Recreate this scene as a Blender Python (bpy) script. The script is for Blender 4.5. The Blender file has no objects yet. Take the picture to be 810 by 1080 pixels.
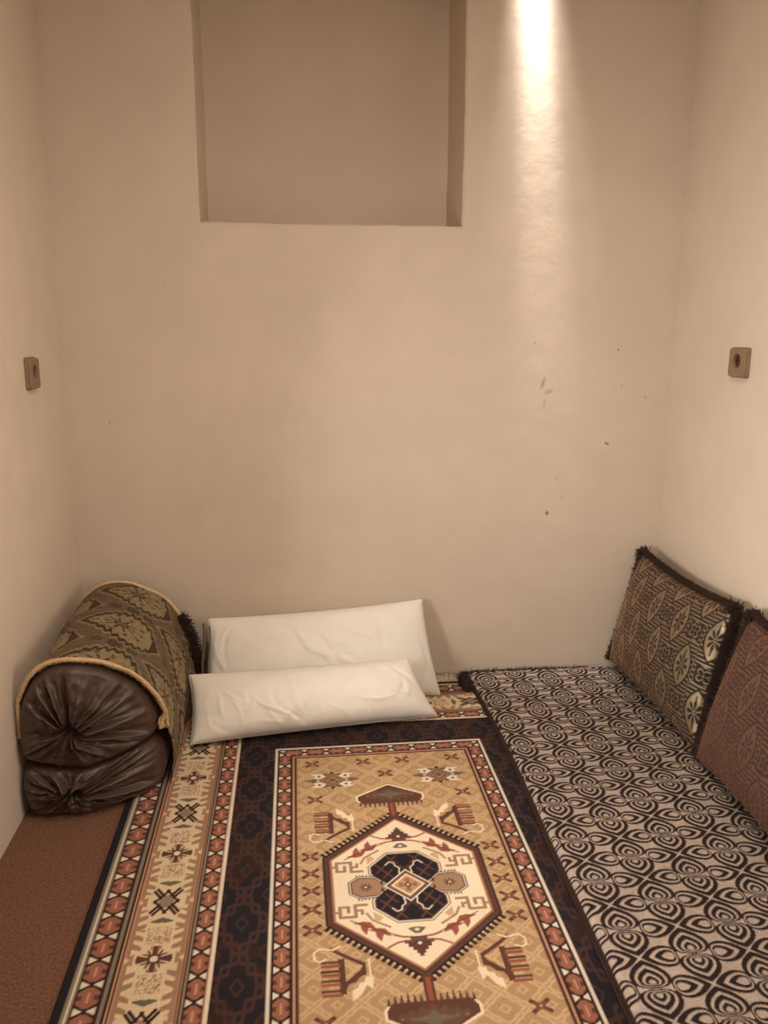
import bpy, bmesh, math, random
import numpy as np
from mathutils import Vector

C = bpy.context.scene.collection
RX = 2.1786            # room width
H = 1.35               # camera height
rng = np.random.default_rng(7)
random.seed(5)

# ------------------------------------------------------------------ colour
def lin(c):
    c = np.asarray(c, float) / 255.0
    return np.where(c <= .04045, c / 12.92, ((c + .055) / 1.055) ** 2.4)

# ------------------------------------------------------------------ noise
_N = rng.random((256, 256))
def vnoise(x, y):
    x = np.asarray(x, float); y = np.asarray(y, float)
    xi = np.floor(x).astype(int); yi = np.floor(y).astype(int)
    fx = x - xi; fy = y - yi
    fx = fx * fx * (3 - 2 * fx); fy = fy * fy * (3 - 2 * fy)
    a = _N[xi % 256, yi % 256]; b = _N[(xi + 1) % 256, yi % 256]
    c = _N[xi % 256, (yi + 1) % 256]; d = _N[(xi + 1) % 256, (yi + 1) % 256]
    return (a * (1 - fx) + b * fx) * (1 - fy) + (c * (1 - fx) + d * fx) * fy
def fbm(x, y, o=4):
    s = 0; a = .5
    for k in range(o):
        s = s + a * (vnoise(x + 17.3 * k, y + 5.1 * k) - .5); x = x * 2.03; y = y * 2.03; a *= .5
    return s

# ------------------------------------------------------------------ mesh helpers
def link(name, me, mat=None, parent=None, smooth=True):
    o = bpy.data.objects.new(name, me); C.objects.link(o)
    if mat: me.materials.append(mat)
    if parent: o.parent = parent
    me.polygons.foreach_set('use_smooth', [bool(smooth)] * len(me.polygons))
    me.update()
    return o

def mesh_np(name, verts, quads, extra=None):
    verts = np.asarray(verts, float).reshape(-1, 3)
    quads = np.asarray(quads, int).reshape(-1, 4)
    me = bpy.data.meshes.new(name)
    me.vertices.add(len(verts)); me.vertices.foreach_set('co', verts.ravel())
    n = len(quads); loops = list(quads.ravel()); starts = list(range(0, 4 * n, 4)); tot = [4] * n
    for f in (extra or []):
        starts.append(len(loops)); tot.append(len(f)); loops += list(f)
    me.loops.add(len(loops)); me.loops.foreach_set('vertex_index', loops)
    me.polygons.add(len(starts)); me.polygons.foreach_set('loop_start', starts)
    me.polygons.foreach_set('loop_total', tot)
    me.update(calc_edges=True); me.validate()
    return me

def grid_quads(nu, nv, off=0, closed_u=False, flip=False):
    mu = nu if closed_u else nu - 1
    i, j = np.meshgrid(np.arange(mu), np.arange(nv - 1), indexing='ij')
    i2 = (i + 1) % nu
    q = np.stack([i * nv + j, i2 * nv + j, i2 * nv + j + 1, i * nv + j + 1], -1).reshape(-1, 4) + off
    return q[:, ::-1] if flip else q

def set_color(me, arr, name='weave'):
    a = me.color_attributes.new(name, 'FLOAT_COLOR', 'POINT')
    full = np.ones((len(me.vertices), 4)); full[:, :3] = arr[:, :3]
    if arr.shape[1] > 3: full[:, 3] = arr[:, 3]
    a.data.foreach_set('color', full.ravel())

def tube_np(path, rad, seg=8, closed=False):
    """verts, quads of a tube along path (N,3); rad scalar or (N,)"""
    P = np.asarray(path, float); n = len(P)
    R = np.ones(n) * rad
    T = np.gradient(P, axis=0); T /= np.linalg.norm(T, axis=1)[:, None] + 1e-12
    up = np.array([0, 0, 1.0])
    A = np.cross(T, up); bad = np.linalg.norm(A, axis=1) < .1
    A[bad] = np.cross(T[bad], [0, 1.0, 0])
    A /= np.linalg.norm(A, axis=1)[:, None]
    B = np.cross(T, A)
    th = np.linspace(0, 2 * np.pi, seg, endpoint=False)
    V = P[:, None, :] + R[:, None, None] * (np.cos(th)[None, :, None] * A[:, None, :] + np.sin(th)[None, :, None] * B[:, None, :])
    q = []
    for i in range(n - 1):
        for j in range(seg):
            k = (j + 1) % seg
            q.append((i * seg + j, i * seg + k, (i + 1) * seg + k, (i + 1) * seg + j))
    caps = [list(range(seg)), list(range((n - 1) * seg, n * seg))[::-1]]
    return V.reshape(-1, 3), np.array(q), caps

class MB:
    def __init__(s): s.v = []; s.q = []; s.f = []; s.n = 0
    def add(s, v, q, f=None):
        v = np.asarray(v, float).reshape(-1, 3)
        s.v.append(v)
        if len(q): s.q.append(np.asarray(q, int) + s.n)
        for x in (f or []): s.f.append([k + s.n for k in x])
        s.n += len(v)
    def tube(s, path, rad, seg=8): s.add(*tube_np(path, rad, seg))
    def build(s, name, mat, parent=None, smooth=True):
        q = np.concatenate(s.q) if s.q else np.zeros((0, 4), int)
        return link(name, mesh_np(name, np.concatenate(s.v), q, s.f), mat, parent, smooth)

def empty(name, loc, label, cat, group=None):
    o = bpy.data.objects.new(name, None); C.objects.link(o); o.location = loc
    o.empty_display_size = .05
    o['label'] = label; o['category'] = cat
    if group: o['group'] = group
    return o
def tufts(mb, roots, dirs, length, rad, jit, droop=0.0):
    """soft bent tapering yarn ends at roots (N,3) along dirs (N,3)"""
    for r, d in zip(roots, dirs):
        L = length * random.uniform(.7, 1.15)
        d = d + np.array([random.gauss(0, jit) for _ in range(3)]); d /= np.linalg.norm(d)
        m = r + d * L * .55
        e = r + d * L + np.array([random.gauss(0, jit * L * .4), random.gauss(0, jit * L * .4), random.gauss(0, jit * L * .4) - droop * L])
        a = np.cross(d, [.3, .5, .81]); a /= np.linalg.norm(a); b = np.cross(d, a)
        V = []
        for p_, w in ((r, rad), (m, rad * .95), (e, rad * .45)):
            for k in range(3):
                t = 2.094 * k; V.append(p_ + w * (math.cos(t) * a + math.sin(t) * b))
        q = [(0, 1, 4, 3), (1, 2, 5, 4), (2, 0, 3, 5), (3, 4, 7, 6), (4, 5, 8, 7), (5, 3, 6, 8)]
        mb.add(V, q, [[6, 7, 8]])

# ------------------------------------------------------------------ materials
def mat_base(name, rough=.8):
    m = bpy.data.materials.new(name); m.use_nodes = True
    nt = m.node_tree; b = nt.nodes['Principled BSDF']; b.inputs['Roughness'].default_value = rough
    b.inputs['Specular IOR Level'].default_value = .3
    return m, nt, b
def N(nt, t, **k):
    n = nt.nodes.new(t)
    for a, v in k.items(): setattr(n, a, v)
    return n
def bump(nt, b, scale, strength, dist=.002, detail=4, coord='Object', rough=.6):
    tc = N(nt, 'ShaderNodeTexCoord'); no = N(nt, 'ShaderNodeTexNoise'); bu = N(nt, 'ShaderNodeBump')
    no.inputs['Scale'].default_value = scale; no.inputs['Detail'].default_value = detail; no.inputs['Roughness'].default_value = rough
    bu.inputs['Strength'].default_value = strength; bu.inputs['Distance'].default_value = dist
    nt.links.new(tc.outputs[coord], no.inputs['Vector']); nt.links.new(no.outputs['Fac'], bu.inputs['Height'])
    nt.links.new(bu.outputs['Normal'], b.inputs['Normal'])
    return tc, no, bu
def woven(name, rough=.85, bscale=500, bstr=.5, dist=.0015, metallic=None, rlight=None, sheen=0, sheen_tint=None, var=.25, vscale=700, spec=.2):
    """painted by the mesh's weave attribute (rgb = yarn dye, alpha = shiny yarn)"""
    m, nt, b = mat_base(name, rough)
    b.inputs['Specular IOR Level'].default_value = spec
    at = N(nt, 'ShaderNodeVertexColor', layer_name='weave')
    tc, no, bu = bump(nt, b, bscale, bstr, dist, 2)
    n2 = N(nt, 'ShaderNodeTexNoise'); n2.inputs['Scale'].default_value = vscale; n2.inputs['Detail'].default_value = 1
    nt.links.new(tc.outputs['Object'], n2.inputs['Vector'])
    mr = N(nt, 'ShaderNodeMapRange'); mr.inputs['From Min'].default_value = .3; mr.inputs['From Max'].default_value = .7
    mr.inputs['To Min'].default_value = 1 - var; mr.inputs['To Max'].default_value = 1 + var
    nt.links.new(n2.outputs['Fac'], mr.inputs['Value'])
    mx = N(nt, 'ShaderNodeVectorMath', operation='SCALE')
    nt.links.new(at.outputs['Color'], mx.inputs[0]); nt.links.new(mr.outputs['Result'], mx.inputs['Scale'])
    nt.links.new(mx.outputs['Vector'], b.inputs['Base Color'])
    if metallic is not None:
        k = N(nt, 'ShaderNodeMath', operation='MULTIPLY'); k.inputs[1].default_value = metallic
        nt.links.new(at.outputs['Alpha'], k.inputs[0]); nt.links.new(k.outputs[0], b.inputs['Metallic'])
    if rlight is not None:
        k = N(nt, 'ShaderNodeMapRange'); k.inputs['To Min'].default_value = rough; k.inputs['To Max'].default_value = rlight
        nt.links.new(at.outputs['Alpha'], k.inputs['Value']); nt.links.new(k.outputs['Result'], b.inputs['Roughness'])
    if sheen:
        b.inputs['Sheen Weight'].default_value = sheen; b.inputs['Sheen Roughness'].default_value = .45
        b.inputs['Sheen Tint'].default_value = (*lin(sheen_tint), 1)
    return m
def plain(name, col, rough=.8, bscale=300, bstr=.3, dist=.001, var=.12, vscale=60, spec=.3, sheen=0, tint=(255, 255, 255)):
    m, nt, b = mat_base(name, rough)
    b.inputs['Specular IOR Level'].default_value = spec
    tc, no, bu = bump(nt, b, bscale, bstr, dist, 3)
    n2 = N(nt, 'ShaderNodeTexNoise'); n2.inputs['Scale'].default_value = vscale; n2.inputs['Detail'].default_value = 4
    nt.links.new(tc.outputs['Object'], n2.inputs['Vector'])
    cr = N(nt, 'ShaderNodeValToRGB'); c = lin(col)
    cr.color_ramp.elements[0].position = .3; cr.color_ramp.elements[1].position = .7
    cr.color_ramp.elements[0].color = (*(c * (1 - var)), 1); cr.color_ramp.elements[1].color = (*np.minimum(c * (1 + var), 1), 1)
    nt.links.new(n2.outputs['Fac'], cr.inputs['Fac']); nt.links.new(cr.outputs['Color'], b.inputs['Base Color'])
    if sheen:
        b.inputs['Sheen Weight'].default_value = sheen; b.inputs['Sheen Roughness'].default_value = .4; b.inputs['Sheen Tint'].default_value = (*lin(tint), 1)
    return m

WALLC = (210, 195, 178)
def plaster():
    m, nt, b = mat_base('hand_trowelled_plaster', .62)
    b.inputs['Specular IOR Level'].default_value = .25
    tc = N(nt, 'ShaderNodeTexCoord')
    def noise(s, d=4, r=.55):
        n = N(nt, 'ShaderNodeTexNoise'); n.inputs['Scale'].default_value = s; n.inputs['Detail'].default_value = d; n.inputs['Roughness'].default_value = r
        nt.links.new(tc.outputs['Object'], n.inputs['Vector']); return n
    big = noise(2.2, 3); mid = noise(9, 5); fine = noise(220, 3)
    cr = N(nt, 'ShaderNodeValToRGB'); c = lin(WALLC)
    cr.color_ramp.elements[0].position = .3; cr.color_ramp.elements[1].position = .72
    cr.color_ramp.elements[0].color = (*(c * [.93, .925, .93]), 1); cr.color_ramp.elements[1].color = (*np.minimum(c * [1.04, 1.04, 1.04], 1), 1)
    mixn = N(nt, 'ShaderNodeMath', operation='MULTIPLY_ADD'); mixn.inputs[1].default_value = .35; mixn.inputs[2].default_value = 0
    nt.links.new(mid.outputs['Fac'], mixn.inputs[0])
    ad = N(nt, 'ShaderNodeMath', operation='MULTIPLY_ADD'); ad.inputs[1].default_value = .65
    nt.links.new(big.outputs['Fac'], ad.inputs[0]); nt.links.new(mixn.outputs[0], ad.inputs[2])
    nt.links.new(ad.outputs[0], cr.inputs['Fac'])
    # scuffs and chips, each at its own place on the back wall
    last = cr.outputs['Color']
    wn = noise(60, 3, .7)
    geo = N(nt, 'ShaderNodeNewGeometry')
    stains = [(1.690, 1.150, .007, .026, .35, .5), (1.712, 1.118, .018, .009, -.4, .4), (1.947, .924, .011, .0045, .5, .8), (1.728, .662, .007, .009, 0, .9),
              (1.653, 1.293, .003, .003, 0, .8), (1.968, 1.27, .004, .004, 0, .95), (2.085, 1.096, .0035, .008, -.4, .6), (1.759, .793, .004, .004, 0, .5),
              (1.70, 1.08, .006, .02, .2, .25), (.14, 1.02, .004, .006, 0, .4), (1.78, .72, .004, .004, 0, .4), (.35, 1.5, .003, .003, 0, .35), (1.99, 1.14, .004, .004, 0, .45)]
    for (sx, sz, rx, rz, rot, k) in stains:
        mp = N(nt, 'ShaderNodeMapping', vector_type='TEXTURE')
        mp.inputs['Location'].default_value = (sx, 0, sz); mp.inputs['Rotation'].default_value = (0, rot, 0); mp.inputs['Scale'].default_value = (rx, .02, rz)
        nt.links.new(geo.outputs['Position'], mp.inputs['Vector'])
        ln = N(nt, 'ShaderNodeVectorMath', operation='LENGTH'); nt.links.new(mp.outputs['Vector'], ln.inputs[0])
        sb = N(nt, 'ShaderNodeMath', operation='MULTIPLY_ADD'); sb.inputs[1].default_value = 1.6
        nt.links.new(wn.outputs['Fac'], sb.inputs[0]); nt.links.new(ln.outputs['Value'], sb.inputs[2])
        mr = N(nt, 'ShaderNodeMapRange'); mr.inputs['From Min'].default_value = 1.2; mr.inputs['From Max'].default_value = 2.0
        mr.inputs['To Min'].default_value = k; mr.inputs['To Max'].default_value = 0
        nt.links.new(sb.outputs[0], mr.inputs['Value'])
        mx = N(nt, 'ShaderNodeMix', data_type='RGBA')
        nt.links.new(mr.outputs['Result'], mx.inputs['Factor']); nt.links.new(last, mx.inputs['A'])
        mx.inputs['B'].default_value = (*lin((120, 92, 68)), 1)
        last = mx.outputs['Result']
    nt.links.new(last, b.inputs['Base Color'])
    h = N(nt, 'ShaderNodeMath', operation='MULTIPLY_ADD'); h.inputs[1].default_value = .03
    nt.links.new(fine.outputs['Fac'], h.inputs[0]); nt.links.new(mid.outputs['Fac'], h.inputs[2])
    bu = N(nt, 'ShaderNodeBump'); bu.inputs['Strength'].default_value = .2; bu.inputs['Distance'].default_value = .01
    nt.links.new(h.outputs[0], bu.inputs['Height']); nt.links.new(bu.outputs['Normal'], b.inputs['Normal'])
    return m
M_wall = plaster()

# ------------------------------------------------------------------ the room shell
ZT = 2.95; YF = -4.3; TH = .45
def struct(name, v, q, mat, smooth=False, extra=None):
    o = link(name, mesh_np(name, v, q, extra), mat, None, smooth); o['kind'] = 'structure'; return o
def box(x0, x1, y0, y1, z0, z1):
    v = [(x0, y0, z0), (x1, y0, z0), (x1, y1, z0), (x0, y1, z0), (x0, y0, z1), (x1, y0, z1), (x1, y1, z1), (x0, y1, z1)]
    q = [(0, 3, 2, 1), (4, 5, 6, 7), (0, 1, 5, 4), (1, 2, 6, 5), (2, 3, 7, 6), (3, 0, 4, 7)]
    return v, q
M_floor = plain('brown_carpet_pile', (118, 85, 68), .95, 900, .8, .002, .34, 150, .1, .3, (150, 110, 85))
struct('floor', *box(0, RX, YF, 0, -.1, 0), M_floor)
struct('ceiling', *box(0, RX, YF, 0, ZT, ZT + .1), M_wall)
struct('wall_left', *box(-.2, 0, YF, TH, -.1, ZT + .1), M_wall)
struct('wall_right', *box(RX, RX + .2, YF, TH, -.1, ZT + .1), M_wall)
struct('wall_front', *box(-.2, RX + .2, YF - .2, YF, -.1, ZT + .1), M_wall)

def back_wall():
    nx0, nx1, nz0, nz1, nd = .476, 1.3835, 1.686, 2.62, .31
    R = .0
    mb = MB()
    def sheet(xs, zs, yf):
        X, Z = np.meshgrid(xs, zs, indexing='ij')
        mb.add(np.stack([X, yf(X, Z), Z], -1), grid_quads(len(xs), len(zs)))
    # the opening's edges were cut by hand: a slow wobble along each
    wob = lambda t, s: .0012 * np.sin(t * 9 + s) + .0006 * np.sin(t * 41 + 2 * s) + .002 * fbm(t * 30, s + 0 * t, 3)
    # warped sheet helper: grid between two x-curves and z-curves
    nzs = np.concatenate([np.linspace(0, nz0, 8), np.linspace(nz0, nz1, 60)[1:], np.linspace(nz1, ZT, 3)[1:]])
    zin = np.linspace(nz0, nz1, 60); xin = np.linspace(nx0, nx1, 60)
    L = lambda z: nx0 + wob(z, 1.0); Rr = lambda z: nx1 + wob(z, 2.2); Bt = lambda x: nz0 + wob(x, 3.1) - .003 * (x - .93); Tp = lambda x: nz1 + 0 * x
    # four surrounding panels
    def panel(P):   # P (nu,nv,3)
        mb.add(P, grid_quads(P.shape[0], P.shape[1]))
    u = np.linspace(0, 1, 14)[:, None]
    Zc = zin.copy()
    lx = L(zin); rx = Rr(zin); bz = Bt(xin)
    bz[0] = nz0; bz[-1] = nz0; lx[0] = nx0; rx[0] = nx1
    lx[-1] = nx0; rx[-1] = nx1
    y0 = np.zeros_like(u * zin[None, :])
    panel(np.stack([R + (lx[None, :] - R) * u, y0, zin[None, :] + 0 * u], -1))
    panel(np.stack([rx[None, :] + (RX - R - rx[None, :]) * u, y0, zin[None, :] + 0 * u], -1))
    v = np.linspace(0, 1, 10)[None, :]
    panel(np.stack([xin[:, None] + 0 * v, 0 * v * xin[:, None], bz[:, None] * v], -1))
    panel(np.stack([xin[:, None] + 0 * v, 0 * v * xin[:, None], nz1 + (ZT - nz1) * v + 0 * xin[:, None]], -1))
    for (a, b_, c, d) in ((R, nx0, 0, nz0), (nx1, RX - R, 0, nz0), (R, nx0, nz1, ZT), (nx1, RX - R, nz1, ZT)):
        panel(np.stack(np.meshgrid(np.linspace(a, b_, 5), [0], np.linspace(c, d, 5), indexing='ij'), -1)[:, 0])
    # niche: softened arris then jambs, sill, lintel, back
    e = .006
    prof = [(0, 0), (e * .3, e * .3), (e, e), (e, nd * .5), (e, nd)]
    def jamb(base, sgn, axis):
        P = []
        for (ins, dep) in prof:
            q = base.copy(); q[:, axis] += sgn * ins; q[:, 1] += dep; P.append(q)
        P = np.array(P); mb.add(P, grid_quads(P.shape[0], P.shape[1]))
    jamb(np.stack([lx, 0 * lx, zin], -1), 1, 0); jamb(np.stack([rx, 0 * rx, zin], -1), -1, 0)
    jamb(np.stack([xin, 0 * xin, bz], -1), 1, 2); jamb(np.stack([xin, 0 * xin, nz1 + 0 * xin], -1), -1, 2)
    panel(np.stack(np.meshgrid(np.linspace(nx0 - .02, nx1 + .02, 30), [nd], np.linspace(nz0 - .02, nz1 + .02, 30), indexing='ij'), -1)[:, 0])
    # mass behind
    v_, q_ = box(-.0, RX, nd + .005, nd + .12, -.05, ZT + .05); mb.add(v_, q_)
    o = mb.build('wall_back', M_wall); o['kind'] = 'structure'
    b = bmesh.new(); b.from_mesh(o.data); bmesh.ops.remove_doubles(b, verts=b.verts, dist=.0004); b.to_mesh(o.data); b.free()
    o.data.set_sharp_from_angle(angle=math.radians(28))
    return o
back_wall()

# ================================================================== THE RUG
def tri(x, p):   # centred repeat
    return (x + p / 2) % p - p / 2
K = dict(cream=(238, 216, 180), bord=(222, 196, 156), gold=(182, 144, 96), goldl=(206, 170, 120), tan=(176, 136, 100), mar=(104, 58, 46), navy=(40, 36, 42),
         dark=(58, 38, 32), rust=(158, 98, 74), pink=(206, 146, 112), grey=(140, 126, 106), olive=(112, 100, 80), red=(160, 80, 60), white=(226, 214, 190), brl=(108, 76, 62), lat=(74, 50, 44))
K['mar'] = (100, 62, 50); K['tan'] = (164, 126, 94)
K = {k: lin(v) for k, v in K.items()}
K = {k: v * .84 + .16 * float(v @ np.array([.3, .59, .11])) for k, v in K.items()}
def rug_pattern(U, V):
    """U,V metres from the rug's centre, V towards the back wall; returns linear colour"""
    out = np.zeros(U.shape + (3,))
    def put(mask, c): out[mask] = K[c]
    HU, HV = .765, 1.17
    du = HU - np.abs(U); dv = HV - np.abs(V)
    side = du < dv
    d = np.minimum(du, dv)
    al = np.where(side, V, U)
    sgn = np.where(side, np.sign(U), np.sign(V))
    put(d >= 0, 'navy')
    put(d > .022, 'grey')
    put((d > .030) & (d < .034), 'white')
    def guard(d0, d1):
        c = (d - (d0 + d1) / 2); w = (d1 - d0) / 2
        m = (d >= d0) & (d < d1)
        put(m, 'dark')
        a = tri(al, .070)
        cc = np.abs(c) / w
        hexm = m & (np.abs(a) < .0275) & (np.abs(a) / .032 + cc * .62 < 1.0) & (cc < .86)
        put(hexm, 'rust')
        put(hexm & (np.abs(a) < .006) & (cc > .5), 'mar')
        put(hexm & (cc < .10) & (np.abs(a) < .014), 'pink')
        b = np.abs(tri(al + .035, .070))
        put(m & (cc > .22) & (cc < .84) & (b < (cc - .12) * .014), 'white')
    guard(.039, .091)
    m = (d >= .091) & (d < .116); put(m, 'dark'); put((d > .095) & (d < .103), 'grey'); put((d > .109) & (d < .113), 'pink')
    # main border
    m = (d >= .116) & (d < .248); c = d - .182; cc = np.abs(c)
    put(m, 'bord')
    q = tri(al, .185)
    # comb fingers growing in from both sides
    jag = .048 + .006 * np.abs(tri(al, .044)) / .022
    fing = m & (cc > .053)
    put(fing, 'tan')
    sl = np.abs(tri(al - .45 * (cc - .05) * np.sign(q), .0290)) < .0085 - (.05 - cc) * .12
    put(m & (cc > .033) & (cc < .055) & sl & (np.abs(q) > .028), 'tan')
    # inlets at each star
    put(m & (cc > .045) & (np.abs(q) < (.066 - cc) * .9), 'tan')
    put(m & (cc > .050) & (np.abs(q) < (cc - .048) * .9), 'pink')
    put(m & (cc > .056) & (np.abs(q) < (cc - .054) * .8), 'bord')
    put(m & (cc > .0625), 'pink'); put(m & (cc > .0645), 'tan')
    a2 = tri(al, .37)       # lattice stars at multiples of .37
    X = m & (np.abs(a2) < .050) & (cc < .043) & (np.abs(a2) * .8 + cc < .066)
    p1 = (a2 * .72 + c); p2 = (a2 * .72 - c)
    put(X & ((np.abs(np.abs(p1) - .006) < .0048) | (np.abs(np.abs(p2) - .006) < .0048) | (np.abs(np.abs(p1) - .026) < .0042) & (np.abs(p2) < .034) | (np.abs(np.abs(p2) - .026) < .0042) & (np.abs(p1) < .034)), 'dark')
    put(m & (np.abs(a2) * .8 + cc < .020), 'tan'); put(m & (np.abs(a2) * .8 + cc < .013), 'grey')
    ch = np.abs(a2)
    put(m & (ch > .055 + cc * .45) & (ch < .074 - np.abs(cc - .008) * .2) & (cc < .026), 'olive')
    # maroon eight pointed flowers halfway
    a3 = tri(al + .185, .37); th = np.arctan2(a3, c); rr = np.hypot(a3, c) * .92
    star = m & (rr < .036) & (rr < .014 + .024 * np.abs(np.cos(2 * th)) ** .6) & (np.abs(np.sin(4 * th)) > .0)
    put(star, 'mar')
    put(m & (rr < .034) & (rr > .014) & (np.abs(np.sin(4 * th + np.pi / 2)) < .35) & (np.abs(np.cos(2 * th)) < .8), 'bord')
    put(m & (rr < .008), 'white')
    put(m & (np.abs(np.abs(c) - .007) < .0016) & (np.abs(a3) > .02) & (np.abs(a3) < .042), 'pink')
    # pale scribbled letters between flower and chevron
    a4 = np.abs(a3); zz = m & (a4 > .038) & (a4 < .112) & (cc < .027)
    sc = vnoise(c * 330 + 9, al * 150); put(zz & (a4 > .044) & (a4 < .098) & (np.abs(sc - .5) < .13), 'tan')
    m = (d >= .248) & (d < .262); put(m, 'dark'); put((d > .250) & (d < .253), 'pink'); put((d > .256) & (d < .2615), 'grey')
    guard(.262, .303)
    m = (d >= .303) & (d < .314); put(m, 'pink'); put((d > .3045) & (d < .312), 'white')
    # dark ground with a faint lattice
    m = (d >= .314); put(m, 'navy')
    fb = fbm(U * 16, V * 16, 2); put(m & (fb > .02), 'dark')
    def lat(pu, pv, col1, w, mm, inner=True, step=.006, wig=.16):
        for (ou, ov) in ((0, 0), (pu / 2, pv / 2)):
            x = np.abs(tri(U - ou, pu)) / (pu / 2); y = np.abs(tri(V - ov, pv)) / (pv / 2)
            qx = np.round(x * pu / 2 / step) * step / (pu / 2); qy = np.round(y * pv / 2 / step) * step / (pv / 2)
            r = np.minimum(x + y, np.maximum(x, y) * 1.45)
            r = x + y + wig * (np.cos(x * 9.4) * np.cos(y * 9.4))
            put(mm & (np.abs(r - .86) < w), col1)
            if inner: put(mm & (np.abs(x + y - .24) < w * .8), col1)
    lat(.114, .19, 'lat', .06, m & (np.abs(U) < .50), True, wig=.11)
    # inner frame
    fu, fv = .338, .706
    inr = (np.abs(U) < fu) & (np.abs(V) < fv)
    d2 = np.minimum(fu - np.abs(U), fv - np.abs(V))
    side = (fu - np.abs(U)) < (fv - np.abs(V)); al = np.where(side, V, U); d = np.where(inr, d2, -1.0)
    put(inr, 'white'); put(inr & (d > .008), 'dark')
    guard(.0115, .051)
    put(inr & (d > .051), 'dark'); put(inr & (d > .055) & (d < .061), 'pink'); put(inr & (d > .064), 'mar')
    f = inr & (d > .068); put(f, 'gold')
    lat(.096, .088, 'goldl', .075, f, True, wig=.05)
    # ---- polygons, mirrored in both axes
    def poly(P, c, mir=True, mask=None):
        P = np.array(P)
        for su in ((1, -1) if mir else (1,)):
            for sv in ((1, -1) if mir else (1,)):
                Q = P * [su, sv]
                u0, v0 = Q.min(0); u1, v1 = Q.max(0)
                ii = np.where((UA >= u0) & (UA <= u1))[0]; jj = np.where((VA >= v0) & (VA <= v1))[0]
                if not len(ii) or not len(jj): continue
                sl_ = (slice(ii[0], ii[-1] + 1), slice(jj[0], jj[-1] + 1))
                x = U[sl_]; y = V[sl_]; ins = np.zeros(x.shape, bool)
                n = len(Q)
                for k in range(n):
                    xa, ya = Q[k]; xb, yb = Q[(k + 1) % n]
                    if ya == yb: continue
                    ins ^= ((y < ya) != (y < yb)) & (x < (xb - xa) * (y - ya) / (yb - ya) + xa)
                out[sl_][ins] = K[c]
    def line(P, w, c, mir=True):
        P = np.array(P, float)
        for a, b in zip(P[:-1], P[1:]):
            t = b - a; L = np.hypot(*t); t = t / L; n = np.array([-t[1], t[0]]) * w / 2; e = t * w * .35
            poly([a - e + n, b + e + n, b + e - n, a - e - n], c, mir)
    def blk(u, v, a, b, c): poly([(u - a, v - b), (u + a, v - b), (u + a, v + b), (u - a, v + b)], c)
    UA = U[:, 0]; VA = V[0, :]
    # hexagon
    hx = lambda k, kt: [(0, .300 * 1 + kt), (.204 + k, .122 + .5 * k), (.204 + k, -.122 - .5 * k), (0, -.300 - kt), (-.204 - k, -.122 - .5 * k), (-.204 - k, .122 + .5 * k)]
    n = 17
    for i in range(n):    # comb teeth on the slanted edges
        t0 = (i + .15) / n; t1 = (i + .75) / n
        a = np.array([.204, .124]); b = np.array([0, .302]); e = b - a; nn = np.array([e[1], -e[0]]); nn = nn / np.hypot(*nn)
        if nn[1] < 0: nn = -nn
        poly([a + e * t0, a + e * t1, a + e * t1 + nn * .017, a + e * t0 + nn * .017], 'dark')
        poly([a + e * t1, a + e * (t1 + .4 / n), a + e * (t1 + .2 / n) + nn * .008], 'cream')
    poly(hx(.004, .006), 'navy', False); poly(hx(-.001, -.001), 'mar', False); poly(hx(-.012, -.015), 'dark', False); poly(hx(-.0145, -.018), 'rust', False)
    poly(hx(-.019, -.024), 'gold', False); poly(hx(-.0215, -.027), 'cream', False)
    # dark double octagon
    oc = lambda k: [(0, .121 + k), (.038 + k * .4, .121 + k), (.084 + k, .074 + k * .4), (.084 + k, .048), (.045 + k, 0), (0, 0)]
    poly(oc(.010), 'brl'); poly(oc(.0075), 'white'); poly(oc(.0035), 'mar'); poly(oc(0), 'navy')
    for u, v in ((.03, .10), (.06, .065), (.0, .06), (.045, .045)):
        line([(u - .013, v - .016), (u + .013, v + .016)], .005, 'mar'); line([(u - .013, v + .016), (u + .013, v - .016)], .005, 'mar')
    line([(.016, .045), (.014, .066), (.024, .076), (.026, .088), (.038, .094), (.050, .082)], .0075, 'dark')
    line([(.016, .045), (.014, .066), (.024, .076), (.026, .088), (.038, .092), (.048, .080)], .0032, 'white')
    # side octagons
    so = lambda k: [(.048 - k, .0), (.080, .032 + k), (.118 + k * .4, .036 + k), (.140 + k, .020 + k * .4), (.140 + k, 0)]
    for i in range(6):
        uu = .080 + i * .0085; line([(uu, .03), (uu + .003, .046)], .003, 'brl')
    poly(so(.007), 'brl'); poly(so(.004), 'white'); poly(so(.0015), 'brl'); poly(so(-.003), 'tan')
    for k in range(8):
        t = k * math.pi / 4
        if math.cos(t) < -.1 and False: continue
        for su in (1, -1):
            line([(su * .104, 0), (su * .104 + .014 * math.cos(t), .014 * math.sin(t))], .004, 'mar', False)
    blk(.104, 0, .003, .003, 'cream')
    # centre diamond
    dm = lambda r: [(r, 0), (0, r), (-r, 0), (0, -r)]
    for i, (r, c) in enumerate(((.060, 'white'), (.055, 'brl'), (.046, 'rust'), (.042, 'cream'), (.036, 'gold'))): poly(dm(r), c, False)
    for a in (0, 1): blk(.017 * a, .017 * (1 - a), .006, .007, 'rust')
    poly(dm(.011), 'dark', False); poly(dm(.007), 'rust', False); blk(0, 0, .003, .003, 'cream')
    line([(.052, .022), (.066, .016), (.064, .006)], .004, 'dark')
    # key hooks
    line([(.108, .062), (.135, .062), (.135, .100), (.172, .100), (.172, .066), (.152, .066), (.152, .084)], .0085, 'tan')
    line([(.135, .080), (.120, .080), (.120, .092)], .007, 'tan'); line([(.172, .084), (.184, .084)], .007, 'tan')
    line([(.060, .142), (.098, .116), (.110, .092)], .006, 'tan'); poly([(.094, .088), (.094, .116), (.080, .120), (.072, .108)], 'goldl')
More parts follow.
